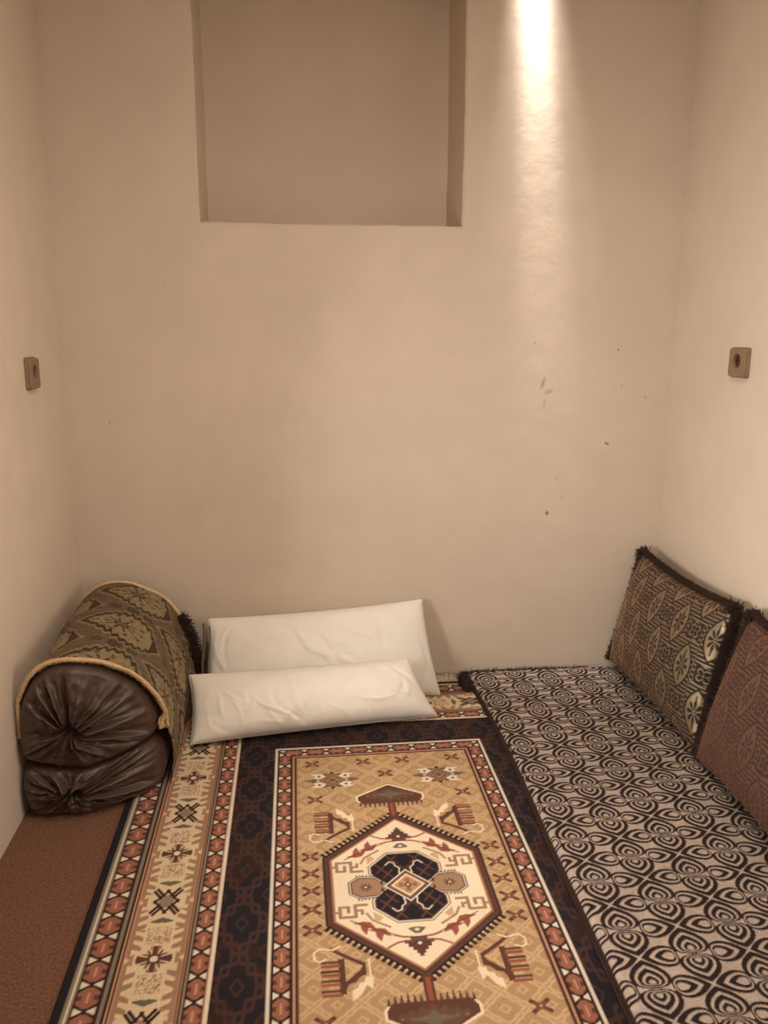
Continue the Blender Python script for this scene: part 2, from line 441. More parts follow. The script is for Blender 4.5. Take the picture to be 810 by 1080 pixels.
    # red leaves
    for (u, v) in ((.078, .158), (.110, .134)):
        poly([(u - .020, v + .014), (u, v + .006), (u + .006, v + .028), (u + .016, v + .012), (u + .018, v - .004), (u + .036, v - .012), (u + .010, v - .016), (u - .006, v - .012)], 'red')
    line([(.050, .168), (.100, .142), (.150, .112)], .003, 'mar')
    # stepped crown at top and bottom of the cream hexagon
    for i, (w, h0) in enumerate(((.034, .186), (.026, .198), (.018, .208), (.010, .218), (.005, .226))): poly([(-w, h0), (w, h0), (w, h0 + .011), (-w, h0 + .011)], 'mar')
    line([(0, .186), (.048, .192), (.072, .206)], .0055, 'red'); line([(0, .180), (.034, .176), (.054, .168)], .0055, 'red')
    poly([(-.022, .176), (.022, .176), (.016, .190), (-.016, .190)], 'brl')
    poly([(0, .188), (.010, .198), (0, .208), (-.010, .198)], 'dark'); poly([(0, .192), (.006, .198), (0, .204), (-.006, .198)], 'white')
    poly([(0, .146), (.022, .150), (.006, .168), (-.006, .168), (-.022, .150)], 'olive'); poly([(0, .150), (.007, .154), (0, .162), (-.007, .154)], 'white')
    # shield with stem
    line([(0, .30), (0, .372)], .022, 'mar'); line([(0, .30), (0, .372)], .009, 'red')
    poly([(0, .462), (.100, .402), (.100, .378), (.088, .360), (0, .360)], 'cream')
    poly([(0, .455), (.094, .398), (.094, .380), (.082, .360), (0, .360)], 'mar')
    for i in range(6):
        uu = .016 + i * .0135; poly([(uu, .366), (uu + .009, .366), (uu + .006, .338 + .003 * abs(i - 2)), (uu + .003, .338 + .003 * abs(i - 2))], 'mar')
    poly([(0, .436), (.030, .420), (.040, .428), (.060, .408), (.074, .400), (.070, .386), (.055, .392), (.048, .378), (.034, .390), (.026, .372), (.012, .384), (.0, .366)], 'brl')
    poly([(0, .426), (.020, .412), (.050, .404), (.030, .400), (.012, .396), (0, .380)], 'olive')
    for u in (.018, .045, .066): blk(u, .402, .003, .003, 'rust')
    # birds : comb, chevron and stepped white wing
    line([(.178, .232), (.178, .322)], .013, 'mar')
    for i, v in enumerate((.236, .262, .288, .316)):
        line([(.178, v), (.221, v)], .0075, 'mar'); line([(.182, v + .011), (.219, v + .011)], .008, 'red')
    line([(.178, .232), (.178, .322)], .007, 'mar')
    line([(.200, .197), (.168, .222), (.130, .248)], .010, 'mar')
    poly([(.126, .240), (.126, .278), (.140, .282), (.150, .296), (.164, .300), (.176, .322), (.178, .300), (.138, .262)], 'mar')
    poly([(.160, .345), (.160, .318), (.148, .312), (.144, .300), (.132, .296), (.130, .284), (.112, .282), (.116, .318), (.128, .306), (.142, .332)], 'cream')
    line([(.118, .235), (.118, .282)], .004, 'cream')
    line([(.195, .200), (.225, .194), (.237, .206), (.236, .226), (.224, .233), (.212, .226)], .0045, 'cream')
    line([(.195, .200), (.178, .190)], .005, 'cream')
    # small crosses
    def cross(u, v, c='mar'):
        for s in (1, -1): line([(u - .018, v - s * .014), (u + .018, v + s * .014)], .010, c)
        for s in (1, -1): line([(u - .011, v - s * .009), (u + .011, v + s * .009)], .003, 'red')
        blk(u, v, .003, .003, 'pink')
    for u, v in ((.222, .598), (.062, .598), (0, .522), (.218, .397), (.238, .134), (.238, .066), (.238, 0), (.196, .44 - .5 + .5 - .0 + .0)):
        if (u, v) == (.196, .44): continue
        cross(u, v)
    # rosettes with white claws
    cu, cv = .163, .499
    poly([(cu, cv + .052), (cu + .008, cv + .040), (cu, cv + .03), (cu - .008, cv + .040)], 'mar'); poly([(cu, cv - .052), (cu + .008, cv - .040), (cu, cv - .03), (cu - .008, cv - .040)], 'mar')
    for s in (1, -1):
        poly([(cu + s * .048, cv + .014), (cu + s * .086, cv), (cu + s * .048, cv - .014)], 'olive')
        for t in (1, -1):
            poly([(cu + s * .020, cv + t * .020), (cu + s * .030, cv + t * .040), (cu + s * .066, cv + t * .036), (cu + s * .052, cv + t * .026), (cu + s * .056, cv + t * .012), (cu + s * .034, cv + t * .012)], 'white')
            poly([(cu + s * .034, cv + t * .024), (cu + s * .040, cv + t * .030), (cu + s * .046, cv + t * .024), (cu + s * .040, cv + t * .018)], 'dark')
            poly([(cu + s * .006, cv + t * .034), (cu + s * .034, cv + t * .040), (cu + s * .020, cv + t * .026)], 'mar')
    for r, c in ((.040, 'dark'), (.036, 'tan'), (.029, 'brl'), (.023, 'tan'), (.011, 'mar'), (.005, 'rust')):
        poly([(cu + r, cv), (cu, cv + r), (cu - r, cv), (cu, cv - r)], c)
    for s in (1, -1): blk(cu + s * .014, cv + .010, .003, .003, 'mar'); blk(cu + s * .014, cv - .010, .003, .003, 'mar')
    return out

RZ = .008
def build_rug():
    cx, cy = 1.037, -1.2
    nu = 612; step = 1.53 / nu
    us = -.765 + (np.arange(nu + 1)) * step
    va = np.concatenate([np.arange(1.17, -.62, -step), np.arange(-.62, -1.17, -.01), [-1.17]])
    va = va[::-1]
    def sample(uu, vv):
        U, V = np.meshgrid(uu, vv, indexing='ij'); return rug_pattern(U, V)
    acc = 0
    for a in (-.3, .3):
        for b in (-.3, .3): acc = acc + sample(us + a * step, va + b * step) / 4
    # the very edge samples outside the border are navy
    acc[np.all(acc < 1e-5, axis=-1)] = K['navy']
    U, V = np.meshgrid(us, va, indexing='ij')
    d = np.minimum(.765 - np.abs(U), 1.17 - np.abs(V))
    Z = RZ * np.clip(d / .004, 0, 1) ** .5 + .0006 * fbm(U * 8, V * 8, 2)
    Z = np.maximum(Z, 0.0003)
    P = np.stack([U, V, Z], -1)
    me = mesh_np('pile', P, grid_quads(len(us), len(va)))
    # a woollen rug fades unevenly
    col = acc.reshape(-1, 3) * (1 + .25 * fbm(U * 5 + 3, V * 5, 3)).reshape(-1, 1)
    set_color(me, np.clip(col, .004, 1))
    root = empty('patterned_rug', (cx, cy, 0), 'machine woven rug with cream hexagon medallion on gold field and dark patterned borders', 'rug')
    o = link('pile', me, woven('wool_pile', .95, 650, .8, .002, var=.2, vscale=520, spec=.12), root)
    # knotted white end fringe turned up against the wall
    mb = MB()
    for i in range(520):
        x = -.76 + 1.52 * (i + random.random()) / 520
        y0 = 1.170; L = random.uniform(.018, .03)
        p = [(x, y0 - .004, .004), (x + random.gauss(0, .003), y0 + .012, .007), (x + random.gauss(0, .006), y0 + .0245, .012 + random.random() * .006), (x + random.gauss(0, .008), y0 + .0265, .018 + random.random() * L)]
        mb.tube(p, .0016, 4)
    f = mb.build('end_fringe', plain('cotton_fringe', (222, 205, 178), .9, 400, .3), root); f['label'] = 'off-white cotton end fringe'; f['kind'] = 'stuff'
    return root
build_rug()

# ================================================================== THE FLOOR MAT
def petal_table():
    prof = np.array([(0, 0), (0.005, .35), (.04, .62), (.12, .86), (.25, .99), (.40, 1.0), (.55, .90), (.72, .68), (.86, .38), (1, 0)])
    a = np.linspace(0, 1, 400); w = np.interp(a, prof[:, 0], prof[:, 1])
    return a, w
_pa, _pw = petal_table()
def petal_s(a, b, L, W, c=.17):
    """scale at which the petal outline (base at a=0, tip at a=L) shrunk about (c L,0) passes through the point"""
    A = (_pa - c) * L; B = _pw * W
    ph = np.unwrap(np.arctan2(B, A)); R = np.hypot(A, B)
    o = np.argsort(ph); ph = ph[o]; R = R[o]
    th = np.arctan2(np.abs(b), a - c * L); r = np.hypot(a - c * L, b)
    return r / np.interp(th, ph, R)
def mat_pattern(X, Y):
    """1 where the black chenille stands, 0 where the silver ground shows"""
    dark = np.zeros(X.shape, bool)
    px, py = .2445, .1655
    for (ox, oy) in ((1.4865, -.4580), (1.4865 + px / 2, -.4580 - py / 2)):
        x = X - ox; y = Y - oy
        ix = np.round(x / px); iy = np.round(y / py)
        x0 = x - ix * px; y0 = y - iy * py
        for kx in (-1, 0, 1):
            for ky in (-1, 0, 1):
                xx = x0 - kx * px; yy = y0 - ky * py
                for (a, b, L, W, off) in ((yy, xx, .0770, .0435, .001), (-yy, xx, .0770, .0435, .001), (xx, yy, .082, .0305, .037), (-xx, yy, .082, .0305, .037)):
                    s = petal_s(a - off, b, L, W)
                    g = (s < 1) & (a > off - .001)
                    if off > .01: band = (s > .74) | ((s < .58) & (s > .33))
                    else: band = (s > .77) | ((s < .65) & (s > .44)) | ((s < .33) & (s > .17))
                    dark |= g & band
    return dark
MX0, MX1, MY0, MY1 = 1.424, RX - .012, -2.0, -.022
MTH = .034
def build_mat():
    step = .0026
    xs = np.arange(MX0, MX1 + 1e-6, step)
    ys = np.concatenate([np.arange(MY0, -1.76, .012), np.arange(-1.76, MY1 + 1e-6, step)])
    X, Y = np.meshgrid(xs, ys, indexing='ij')
    bow = .014 * np.sin(np.clip((-Y) / 1.1, 0, 1) * np.pi) - .02 * np.clip((-Y - 1.1), 0, 1)
    Xw = X + bow * (MX1 - X) / (MX1 - MX0)
    d = np.minimum(np.minimum(X - MX0, MX1 - X), np.minimum(Y - MY0, MY1 - Y))
    t = np.clip(d / .022, 0, 1)
    Z = RZ + .0015 + (MTH) * np.sqrt(np.clip(1 - (1 - t) ** 2, 0, 1)) + .010 * fbm(X * 3.1, Y * 3.1, 3) * np.clip(d / .05, 0, 1)
    # the seat sags a little under the cushions
    acc = 0
    for a in (-.3, .3):
        for b in (-.3, .3):
            acc = acc + mat_pattern(Xw + a * step, Y + b * step).astype(float) / 4
    seam = d < .007
    light = lin((186, 170, 158)); dk = lin((38, 26, 24))
    g = 1 + .55 * fbm(X * 180, Y * 180, 2) + .25 * fbm(X * 7, Y * 7, 2)
    col = dk[None, None, :] * acc[..., None] + light[None, None, :] * (1 - acc)[..., None] * g[..., None]
    col[seam] = lin((52, 34, 28)); al = 1 - acc; al[seam] = 0
    Z = Z + .0012 * acc * (d > .01)
    arr = np.concatenate([np.clip(col, 0.002, 1), al[..., None]], -1).reshape(-1, 4)
    nx, ny = X.shape
    P = np.stack([Xw, Y, Z], -1)
    ring = [i * ny for i in range(nx)] + [(nx - 1) * ny + j for j in range(1, ny)] + [i * ny + ny - 1 for i in range(nx - 2, -1, -1)] + [j for j in range(ny - 2, 0, -1)]
    me = mesh_np('body', P, grid_quads(nx, ny), [ring[::-1]])
    set_color(me, arr)
    root = empty('floor_mat', (0, 0, 0), 'long seating mat with black arched petals on silver ground along the right wall', 'floor mat')
    m = woven('chenille_and_silver_thread', .9, 900, .5, .001, metallic=.35, rlight=.5, var=.15, vscale=900, spec=.25)
    o = link('body', me, m, root)
    fm = plain('brown_plush_fringe', (56, 40, 36), .9, 500, .4, .001, .3, 200, .2, .2, (120, 95, 85))
    global M_plush; M_plush = fm
    mb = MB(); roots = []; dirs = []
    for i in range(1500):
        x = random.uniform(MX0 - .0, MX1 - .25); hump = .010 * max(0, math.sin((x - 1.45) * 9)) + .016 * math.exp(-((x - 1.66) / .05) ** 2)
        roots.append((x, MY1 + random.uniform(-.006, .004), RZ + random.uniform(.004, .022))); dirs.append(np.array([0, .25, .5 + hump * 40]))
    tufts(mb, np.array(roots), dirs, .017, .0016, .4)
    roots = []; dirs = []
    for i in range(900):      # the back left corner, where the fringe spills onto the rug
        t = random.random(); y = MY1 - .11 * t
        roots.append((MX0 + .012 + .012 * random.random(), y, RZ + random.uniform(.003, .022))); dirs.append(np.array([-1, .35 * random.random(), .12]))
    tufts(mb, np.array(roots), dirs, .045, .0016, .25, .2)
    mb.build('plush_fringe', fm, root)
    # corded seam along the open side
    yy = np.linspace(MY0, MY1, 160)
    bow = .014 * np.sin(np.clip((-yy) / 1.1, 0, 1) * np.pi) - .02 * np.clip((-yy - 1.1), 0, 1)
    mb = MB(); mb.tube(np.stack([MX0 + bow + .002, yy, 0 * yy + RZ + .008], -1), .0035, 8)
    mb.build('corded_seam', plain('dark_cord', (50, 34, 30), .85), root)
build_mat()

# ================================================================== CUSHIONS AND PILLOWS
def pillow_surface(c, T, nu, nv, inset=(.04, .05), power=(.55, .55), front_only=1.0, wr=None, sag=0.0):
    """closed cushion shell from four corners c = [bl, br, tr, tl]; returns front grid P, back grid Q, and U, V in -1..1"""
    c = [np.array(p, float) for p in c]
    U, V = np.meshgrid(np.linspace(-1, 1, nu), np.linspace(-1, 1, nv), indexing='ij')
    Ue = U * (1 - inset[0] * (1 - V ** 2) * np.abs(U) ** 2); Ve = V * (1 - inset[1] * (1 - U ** 2) * np.abs(V) ** 2)
    a = (Ue + 1) / 2; b = (Ve + 1) / 2
    B = ((1 - a) * (1 - b))[..., None] * c[0] + (a * (1 - b))[..., None] * c[1] + (a * b)[..., None] * c[2] + ((1 - a) * b)[..., None] * c[3]
    n = np.cross(c[1] - c[0], c[3] - c[0]); n /= np.linalg.norm(n)
    t = (1 - U ** 2).clip(0) ** power[0] * (1 - V ** 2).clip(0) ** power[1]
    up = (c[3] - c[0]) / np.linalg.norm(c[3] - c[0])
    w = 0 if wr is None else wr(U, V)
    F = B + n * (T[0] * t + w)[..., None] - up * (sag * t)[..., None]
    G = B - n * (T[1] * t)[..., None]
    return F, G, U, V, n
def shell(F, G):
    nu, nv = F.shape[:2]
    V = np.concatenate([F.reshape(-1, 3), G.reshape(-1, 3)])
    q = grid_quads(nu, nv)
    q2 = grid_quads(nu, nv, off=nu * nv, flip=True)
    # share the rim
    idx = np.arange(nu * nv).reshape(nu, nv); rim = np.zeros((nu, nv), bool); rim[0] = rim[-1] = True; rim[:, 0] = rim[:, -1] = True
    mp = np.arange(2 * nu * nv); mp[nu * nv + idx[rim]] = idx[rim]
    q2 = mp[q2]
    used = np.unique(np.concatenate([q.ravel(), q2.ravel()])); re = -np.ones(2 * nu * nv, int); re[used] = np.arange(len(used))
    return V[used], re[np.concatenate([q, q2])], used

# --- white pillows
M_cotton = plain('white_cotton', (234, 230, 221), .75, 1200, .15, .0006, .03, 12, .3, .15)
def clampf(P, zmin=None, ymax=None, xmax=None):
    if zmin is not None: P[..., 2] = np.maximum(P[..., 2], zmin)
    if ymax is not None: P[..., 1] = np.minimum(P[..., 1], ymax)
    if xmax is not None: P[..., 0] = np.minimum(P[..., 0], xmax)
    return P
def ridge(U, V, u0, v0, ang, L, w, amp):
    ca, sa = math.cos(ang), math.sin(ang); x = (U - u0) * 2.6; y = (V - v0)
    p = x * ca + y * sa; q = -x * sa + y * ca
    q = q + .12 * np.sin(p * 4 + u0 * 9)
    return amp * 1.5 * np.exp(-(q / w) ** 2) * np.exp(-(p / L) ** 2)
def creases(U, V, n, seed, amp, lean):
    r = random.Random(seed); w = 0
    for _ in range(n):
        u0 = r.uniform(-.85, .85); v0 = -.75 + .9 * r.random() ** 1.6
        w = w + ridge(U, V, u0, v0, lean + r.gauss(0, .5), r.uniform(.15, .45), r.uniform(.035, .075), r.choice((-1, 1, 1)) * amp * r.uniform(.4, 1))
    return w
def front_wr(U, V):
    e = (1 - U ** 2).clip(0) ** .3 * (1 - V ** 4).clip(0) ** .7
    w = .012 * fbm(U * 3.2 + 4, V * 1.6 + 2, 3) + .006 * np.abs(fbm(U * 7 - V * 2 + 1, V * 2.2 + U * 2 + 5, 3))
    w = w + creases(U, V, 22, 11, .0046, 1.75)
    for (u0, v0, an, L, wd, am) in ((-.34, -.35, 2.15, .45, .05, .006), (-.24, -.30, 1.95, .50, .055, -.005), (-.12, -.15, 1.9, .60, .05, .005), (.05, -.2, 1.9, .5, .06, -.004),
                                   (-.20, -.70, 1.2, .25, .06, .006), (-.08, -.78, 1.9, .25, .05, -.006), (.84, .35, 2.3, .35, .06, -.007), (.76, .5, 2.4, .3, .05, .004), (.5, -.6, 1.4, .3, .06, .003)):
        w = w + ridge(U, V, u0, v0, an, L, wd, am)
    return w * e
def back_wr(U, V):
    e = (1 - U ** 2).clip(0) ** .4 * (1 - V ** 4).clip(0)
    w = .010 * fbm(U * 3.1 + 9, V * 1.5 + 7, 3) + .004 * np.abs(fbm(U * 6 + V * 2, V * 2.2 + 5, 3)) + creases(U, V, 12, 5, .0032, 2.3)
    for (u0, v0, an, L, wd, am) in ((-.1, .3, 2.5, .9, .08, .005), (.05, .1, 2.5, .7, .07, -.004), (.35, .4, 2.3, .5, .08, .003), (.6, .2, 2.0, .5, .1, -.004), (.9, -.3, 1.3, .5, .06, -.008), (-.8, .5, 1.4, .5, .06, -.005), (-.9, .3, 1.6, .5, .05, .005)):
        w = w + ridge(U, V, u0, v0, an, L, wd, am)
    return w * e
def pillow(name, c, T, wr, label, inset, zmin, ymax=None, power=(.36, .5), sag=0):
    F, G, U, V, n = pillow_surface(c, T, 150, 80, inset, power, wr=wr, sag=sag)
    F = clampf(F, zmin, ymax); G = clampf(G, zmin - .0005, ymax)
    v, q, used = shell(F, G)
    root = empty(name, (0, 0, 0), label, 'pillow', 'white pillows against the back wall')
    case = link('pillow_case', mesh_np('pillow_case', v, q), M_cotton, root)
    # overlocked seam round the rim
    rim = np.concatenate([F[:, 0], F[-1, 1:], F[::-1, -1][1:], F[0, ::-1][1:]])
    mb = MB(); mb.tube(rim[::2], .0016, 5); mb.build('edge_seam', M_cotton, case)
    return root, F, n
r, F, n = pillow('white_pillow', [(.445, -.185, .020), (1.300, -.165, .016), (1.243, -.052, .352), (.452, -.052, .304)], (.075, .050), back_wr,
                 'white cotton pillow standing upright against the back wall', (.02, .06), RZ + .002, -.004)
# grey striped flap at the case's open end
M_grey = plain('grey_pillow_tick', (118, 106, 96), .85)
mb = MB()
zz = np.linspace(.03, .300, 30)
for k, (x, w) in enumerate(((.438, .0045), (.462, .0035))):
    yb = -.175 + (zz - .03) * .33 - .030 * k
    P = np.stack([np.stack([x - w + .004 * np.sin(zz * 30), yb - .006, zz], -1), np.stack([x + w * .2 + .004 * np.sin(zz * 30), yb - .012, zz], -1), np.stack([x + w + .004 * np.sin(zz * 30), yb - .006, zz], -1), np.stack([x + w * .2 + .004 * np.sin(zz * 30), yb + .006, zz], -1)])
    mb.add(P, grid_quads(4, 30, closed_u=True))
fl = mb.build('end_flap', M_grey, r); fl['label'] = 'folded grey strip at the open end'
pillow('white_pillow', [(.424, -.468, .026), (1.258, -.352, .026), (1.165, -.262, .205), (.402, -.262, .178)], (.088, .060), front_wr,
       'white cotton pillow lying slumped on the rug in front of the upright one', (.03, .05), RZ + .002, sag=.030)

# --- damask back cushions
def flower(x, y, R, n=8, ph=0.0):
    r = np.hypot(x, y); t = np.arctan2(y, x) + ph
    return (r > R * .16) & (r < R * (.30 + .70 * np.abs(np.cos(n * t / 2)) ** .8)) & (np.abs(np.cos(n * t / 2)) > .45)
def cushion_pattern(S, T_):
    P_, Q_ = .172, .236
    light = np.zeros(S.shape, bool)
    # basket of short bars
    bx = tri(S, P_ / 2) ; k = np.floor(S / (P_ / 2)).astype(int)
    bars = (np.abs(tri(T_ + .3 * bx, .0165)) < .0027)
    light |= bars
    light |= False
    for (ox, oy) in ((P_ / 2, 0), (0, Q_ / 2)):
        x = tri(S - ox, P_); y = tri(T_ - oy, Q_)
        sq = (np.abs(x) < .033) & (np.abs(y) < .026)
        light[sq] = False
        r = np.hypot(x, y); t = np.arctan2(y, x)
        rr = .006 + .017 * np.abs(np.cos(2 * (t + math.pi / 4))) ** .7
        light |= sq & (np.abs(r - rr) < .0024) & (r > .004)
        light |= sq & ((np.abs(np.abs(x) - .030) < .0018) & (np.abs(tri(y, .008)) < .002))
        light |= sq & (r < .003)
        v = (np.abs(x) < .040) & (np.abs(np.abs(y) - .052) < .021)
        light[v] = False
        light |= v & (np.abs(tri(np.abs(y) - .034, .0125)) < .0024)
    for (ox, oy) in ((0, 0), (P_ / 2, Q_ / 2)):
        x = tri(S - ox, P_); y = tri(T_ - oy, Q_)
        a, b = .078, .039
        # vesica
        w = b * (1 - (np.abs(y) / a) ** 2.0)
        ov = (np.abs(y) < a) & (np.abs(x) < w)
        light[ov] = False
        a2, b2 = .069, .0325
        w2 = b2 * (1 - (np.abs(y) / a2) ** 2.0); in2 = (np.abs(y) < a2) & (np.abs(x) < w2)
        light[in2] = True
        f = flower(x, y * .62, .0245, 8) | (np.hypot(x, y) < .0032)
        light[in2 & f] = False
        light[in2 & (np.abs(x) < .0022) & (np.abs(y) > .034) & (np.abs(y) < .052)] = False
    return light
M_damask = woven('damask_velvet', .75, 900, .5, .0012, metallic=.82, rlight=.40, sheen=.35, sheen_tint=(190, 130, 105), var=.15, vscale=800, spec=.3)
def cushion(label, c, T, part, sagu=.0, off=(0, 0), lightc=(146, 130, 104), darkc=(33, 23, 21), sag=0.0, seed=0, fr_edges=('top', 'left', 'right')):
    def wr(U, V): return (.014 * fbm(U * 2 + 3 + seed, V * 2 + seed, 3)) * (1 - U ** 4).clip(0) * (1 - V ** 4).clip(0)
    F, G, U, V, n = pillow_surface(c, T, 250, 190, (.03, .085), (.48, .55), wr=wr, sag=sag)
    lim = RX - .014
    F = clampf(F, RZ + MTH + .010, -.010, lim); G = clampf(G, RZ + MTH + .010, -.010, lim)
    v, q, used = shell(F, G)
    W = np.linalg.norm(np.array(c[1]) - np.array(c[0])); Hh = np.linalg.norm(np.array(c[3]) - np.array(c[0]))
    # cloth coordinates follow the bulge
    S = (U + 1) / 2 * W + off[0]; TT = (V + 1) / 2 * Hh + off[1]
    acc = 0
    for a in (-.3, .3):
        for b in (-.3, .3): acc = acc + cushion_pattern(S + a * W / 250, TT + b * Hh / 190) / 4
    g = 1 + .3 * fbm(S * 200, TT * 200, 2)
    l = lin(lightc); d = lin(darkc)
    col = l * acc[..., None] * g[..., None] + d * (1 - acc)[..., None]
    arr = np.concatenate([col, acc[..., None]], -1).reshape(-1, 4)
    back = np.tile(np.array([*lin((64, 44, 36)), 0]), (len(arr), 1))
    full = np.concatenate([arr, back])[used]
    me = mesh_np('cushion_cover', v, q); set_color(me, full)
    root = empty('back_cushion', (0, 0, 0), label, 'cushion', 'fringed cushions leaning on the right wall')
    link('cushion_cover', me, M_damask, root)
    # brush fringe along the edges
    mb = MB()
    edges = {'left': (F[:, 0], np.array(c[0]) - np.array(c[3])), 'top': (F[:, -1], None), 'right': (F[-1, :], None), 'left': (F[0, :], None), 'bottom': (F[:, 0], None)}
    ctr = F[F.shape[0] // 2, F.shape[1] // 2]
    cen = sum(np.array(k, float) for k in c) / 4
    for e in fr_edges:
        P = edges[e][0]
        up = np.array(c[3], float) - np.array(c[0], float); up /= np.linalg.norm(up)
        al = np.array(c[1], float) - np.array(c[0], float); al /= np.linalg.norm(al)
        dr = {'top': up, 'right': al, 'left': -al, 'bottom': -up}[e]
        L = len(P)
        roots = []; dirs = []
        for i in range(4200 if e in ('top', 'right') else 2000):
            t = random.random() * (L - 1); k = int(t); fr = t - k
            p = P[k] * (1 - fr) + P[min(k + 1, L - 1)] * fr
            p = p + n * random.uniform(-.007, .007) - dr * .003
            roots.append(p); dirs.append(dr + n * random.gauss(.1, .3))
        roots = np.array(roots); 
        tufts(mb, roots, dirs, .034 if e == 'right' else .024, .0014, .14, .1)
        mb.tube(P[::3], .006, 6)
        edge_dir = dr
    # fuller tufts on the two top corners
    for p0 in (F[0, -1], F[-1, -1]):
        dd = (p0 - cen); dd /= np.linalg.norm(dd)
        roots = [p0 - dd * .012 + np.array([random.gauss(0, .009) for _ in range(3)]) for _ in range(420)]
        tufts(mb, np.array(roots), [dd * .8 + np.array([random.gauss(0, .35) for _ in range(3)]) for _ in roots], .019, .0018, .15)
    for vv in mb.v:
        np.minimum(vv[:, 0], RX - .003, out=vv[:, 0]); np.minimum(vv[:, 1], -.002, out=vv[:, 1])
    mb.build('brush_fringe', M_plush, root)
    return root
c1 = [(2.005, -.735, .062), (2.005, -.015, .062), (2.105, -.030, .505), (2.120, -.690, .505)]
cA = [c1[1], c1[0], c1[3], c1[2]]     # bl is the far end so that +u runs towards the camera
cushion('black and cream damask cushion with brown fringe, leaning in the far right corner', cA, (.085, .06), None, off=(.072, .012), fr_edges=('top', 'right', 'left'))
cB = [(1.985, -.780, .062), (1.960, -1.430, .062), (2.125, -1.410, .505), (2.130, -.762, .510)]
cushion('fringed damask cushion with brown sheen mixed into its colours, nearest the camera, cut by the right picture edge', cB, (.085, .05), None, off=(.03, .05), seed=4,
        lightc=(128, 100, 83), darkc=(56, 38, 33), fr_edges=('top', 'left'))  # velvet's brown sheen haze is baked into these yarn colours

# ================================================================== THE BOLSTERS
def catmull(P, n, closed=True):
    P = np.array(P, float); m = len(P); out = []
    segs = m if closed else m - 1
    for i in range(segs):
        if closed: a, b, c, d = P[(i - 1) % m], P[i], P[(i + 1) % m], P[(i + 2) % m]
        else: a, b, c, d = P[max(i - 1, 0)], P[i], P[i + 1], P[min(i + 2, m - 1)]
        for t in np.linspace(0, 1, n, endpoint=False):
            out.append(.5 * ((2 * b) + (-a + c) * t + (2 * a - 5 * b + 4 * c - d) * t * t + (-a + 3 * b - 3 * c + d) * t ** 3))
    if not closed: out.append(P[-1])
    return np.array(out)
M_satin = plain('brown_satin', (72, 54, 46), .44, 260, .12, .001, .10, 25, .55, .25, (200, 150, 130))
YB0, YB1 = -.795, -.115
def skew(x): return .10 * np.clip(x - .18, 0, 1) / .19    # the right front corner is pulled back
def bolster(label, outline, ctr, seed, nf):
    ring = catmull(outline, 26)            # (n,2) x,z
    n = len(ring); c = np.array(ctr)
    th = np.linspace(0, 2 * np.pi, n, endpoint=False)
    rings = []
    # back cap, body, front cap : (scale, y, kind)
    prof = [(.02, YB1 - .010), (.5, YB1 + .0), (.85, YB1 - .004), (.95, YB1 - .018), (1.0, YB1 - .05)]
    prof += [(1.0, y) for y in np.linspace(YB1 - .09, YB0 + .09, 14)]
    rim = [(1.0, YB0 + .055, 0), (.995, YB0 + .038, .05), (.985, YB0 + .024, .15), (.965, YB0 + .012, .3), (.94, YB0 + .004, .5)]
    prof = [(s, y, 0) for s, y in prof] + rim
    for s in np.linspace(.91, .015, 44):
        w = min(1, (1 - s) / .25) * min(1, s / .10)
        y = YB0 - .026 * (1 - s ** 2) ** .8 + .055 * math.exp(-(s / .13) ** 2)
        prof.append((s, y, w))
    V = []
    fold = np.zeros(n)
    phase = 6 * fbm(np.cos(th) * 1.5 + 3 + seed, np.sin(th) * 1.5 + seed, 2)
    for (s, y, w) in prof:
        P = c + (ring - c) * s
        f = np.sin(nf * th + phase * 2.2 + 1.5 * s) + .55 * np.sin((nf * 2 + 3) * th + phase * 4 + 2 * s + seed)
        f = f * (.55 + .9 * vnoise(np.cos(th) * 2.2 + 11 + seed, np.sin(th) * 2.2 + 5)) + 2.2 * fbm(np.cos(th) * s * 7 + 20, np.sin(th) * s * 7 + seed, 2)
        rr = np.hypot(*(P - c).T)
        amp = w * .0130 * min(1, .35 + (1 - s) * .9)
        yy = y - f * amp + (skew(P[:, 0]) * (1 if y < (YB0 + YB1) / 2 else 0) if True else 0) * np.clip((YB0 + .20 - y) / .14, 0, 1)
        yy = yy + .012 * fbm(P[:, 0] * 9 + seed, P[:, 1] * 9, 2) * (w > 0)
        V.append(np.stack([P[:, 0], yy, P[:, 1]], -1))
    V = np.array(V)
    V[..., 0] = np.maximum(V[..., 0], .003); V[..., 2] = np.maximum(V[..., 2], .002 + (RZ + .001) * np.clip((V[..., 0] - .235) / .03, 0, 1))
    m = V.shape[0]
    q = grid_quads(m, n); seam = np.array([[i * n + n - 1, (i + 1) * n + n - 1, (i + 1) * n, i * n] for i in range(m - 1)])
    me = mesh_np('satin_body', V, np.concatenate([q, seam]), [list(range(n)), list(range((m - 1) * n, m * n))[::-1]])
    root = empty('bolster', (0, 0, 0), label, 'bolster', 'brown satin bolsters stacked by the left wall')
    sb = link('satin_body', me, M_satin, root)
    # covered button sunk in the gathers
    a = np.linspace(0, np.pi / 2, 6); b = np.linspace(0, 2 * np.pi, 16, endpoint=False)
    yb = YB0 + .030 + float(skew(np.array(c[0]))); r0 = .015
    B = np.stack([c[0] + r0 * np.cos(b)[:, None] * np.cos(a), yb - .010 * np.sin(a) + 0 * b[:, None], c[1] + r0 * np.sin(b)[:, None] * np.cos(a)], -1)
    bm = mesh_np('gather_button', B, grid_quads(16, 6, closed_u=True), [[i * 6 for i in range(16)]])
    link('gather_button', bm, M_satin, sb)
    return root
UP = [(.006, .20), (.008, .29), (.030, .365), (.075, .425), (.130, .449), (.200, .443), (.275, .400), (.330, .338), (.362, .262), (.366, .205), (.335, .172), (.255, .150), (.170, .142), (.085, .155), (.030, .170)]
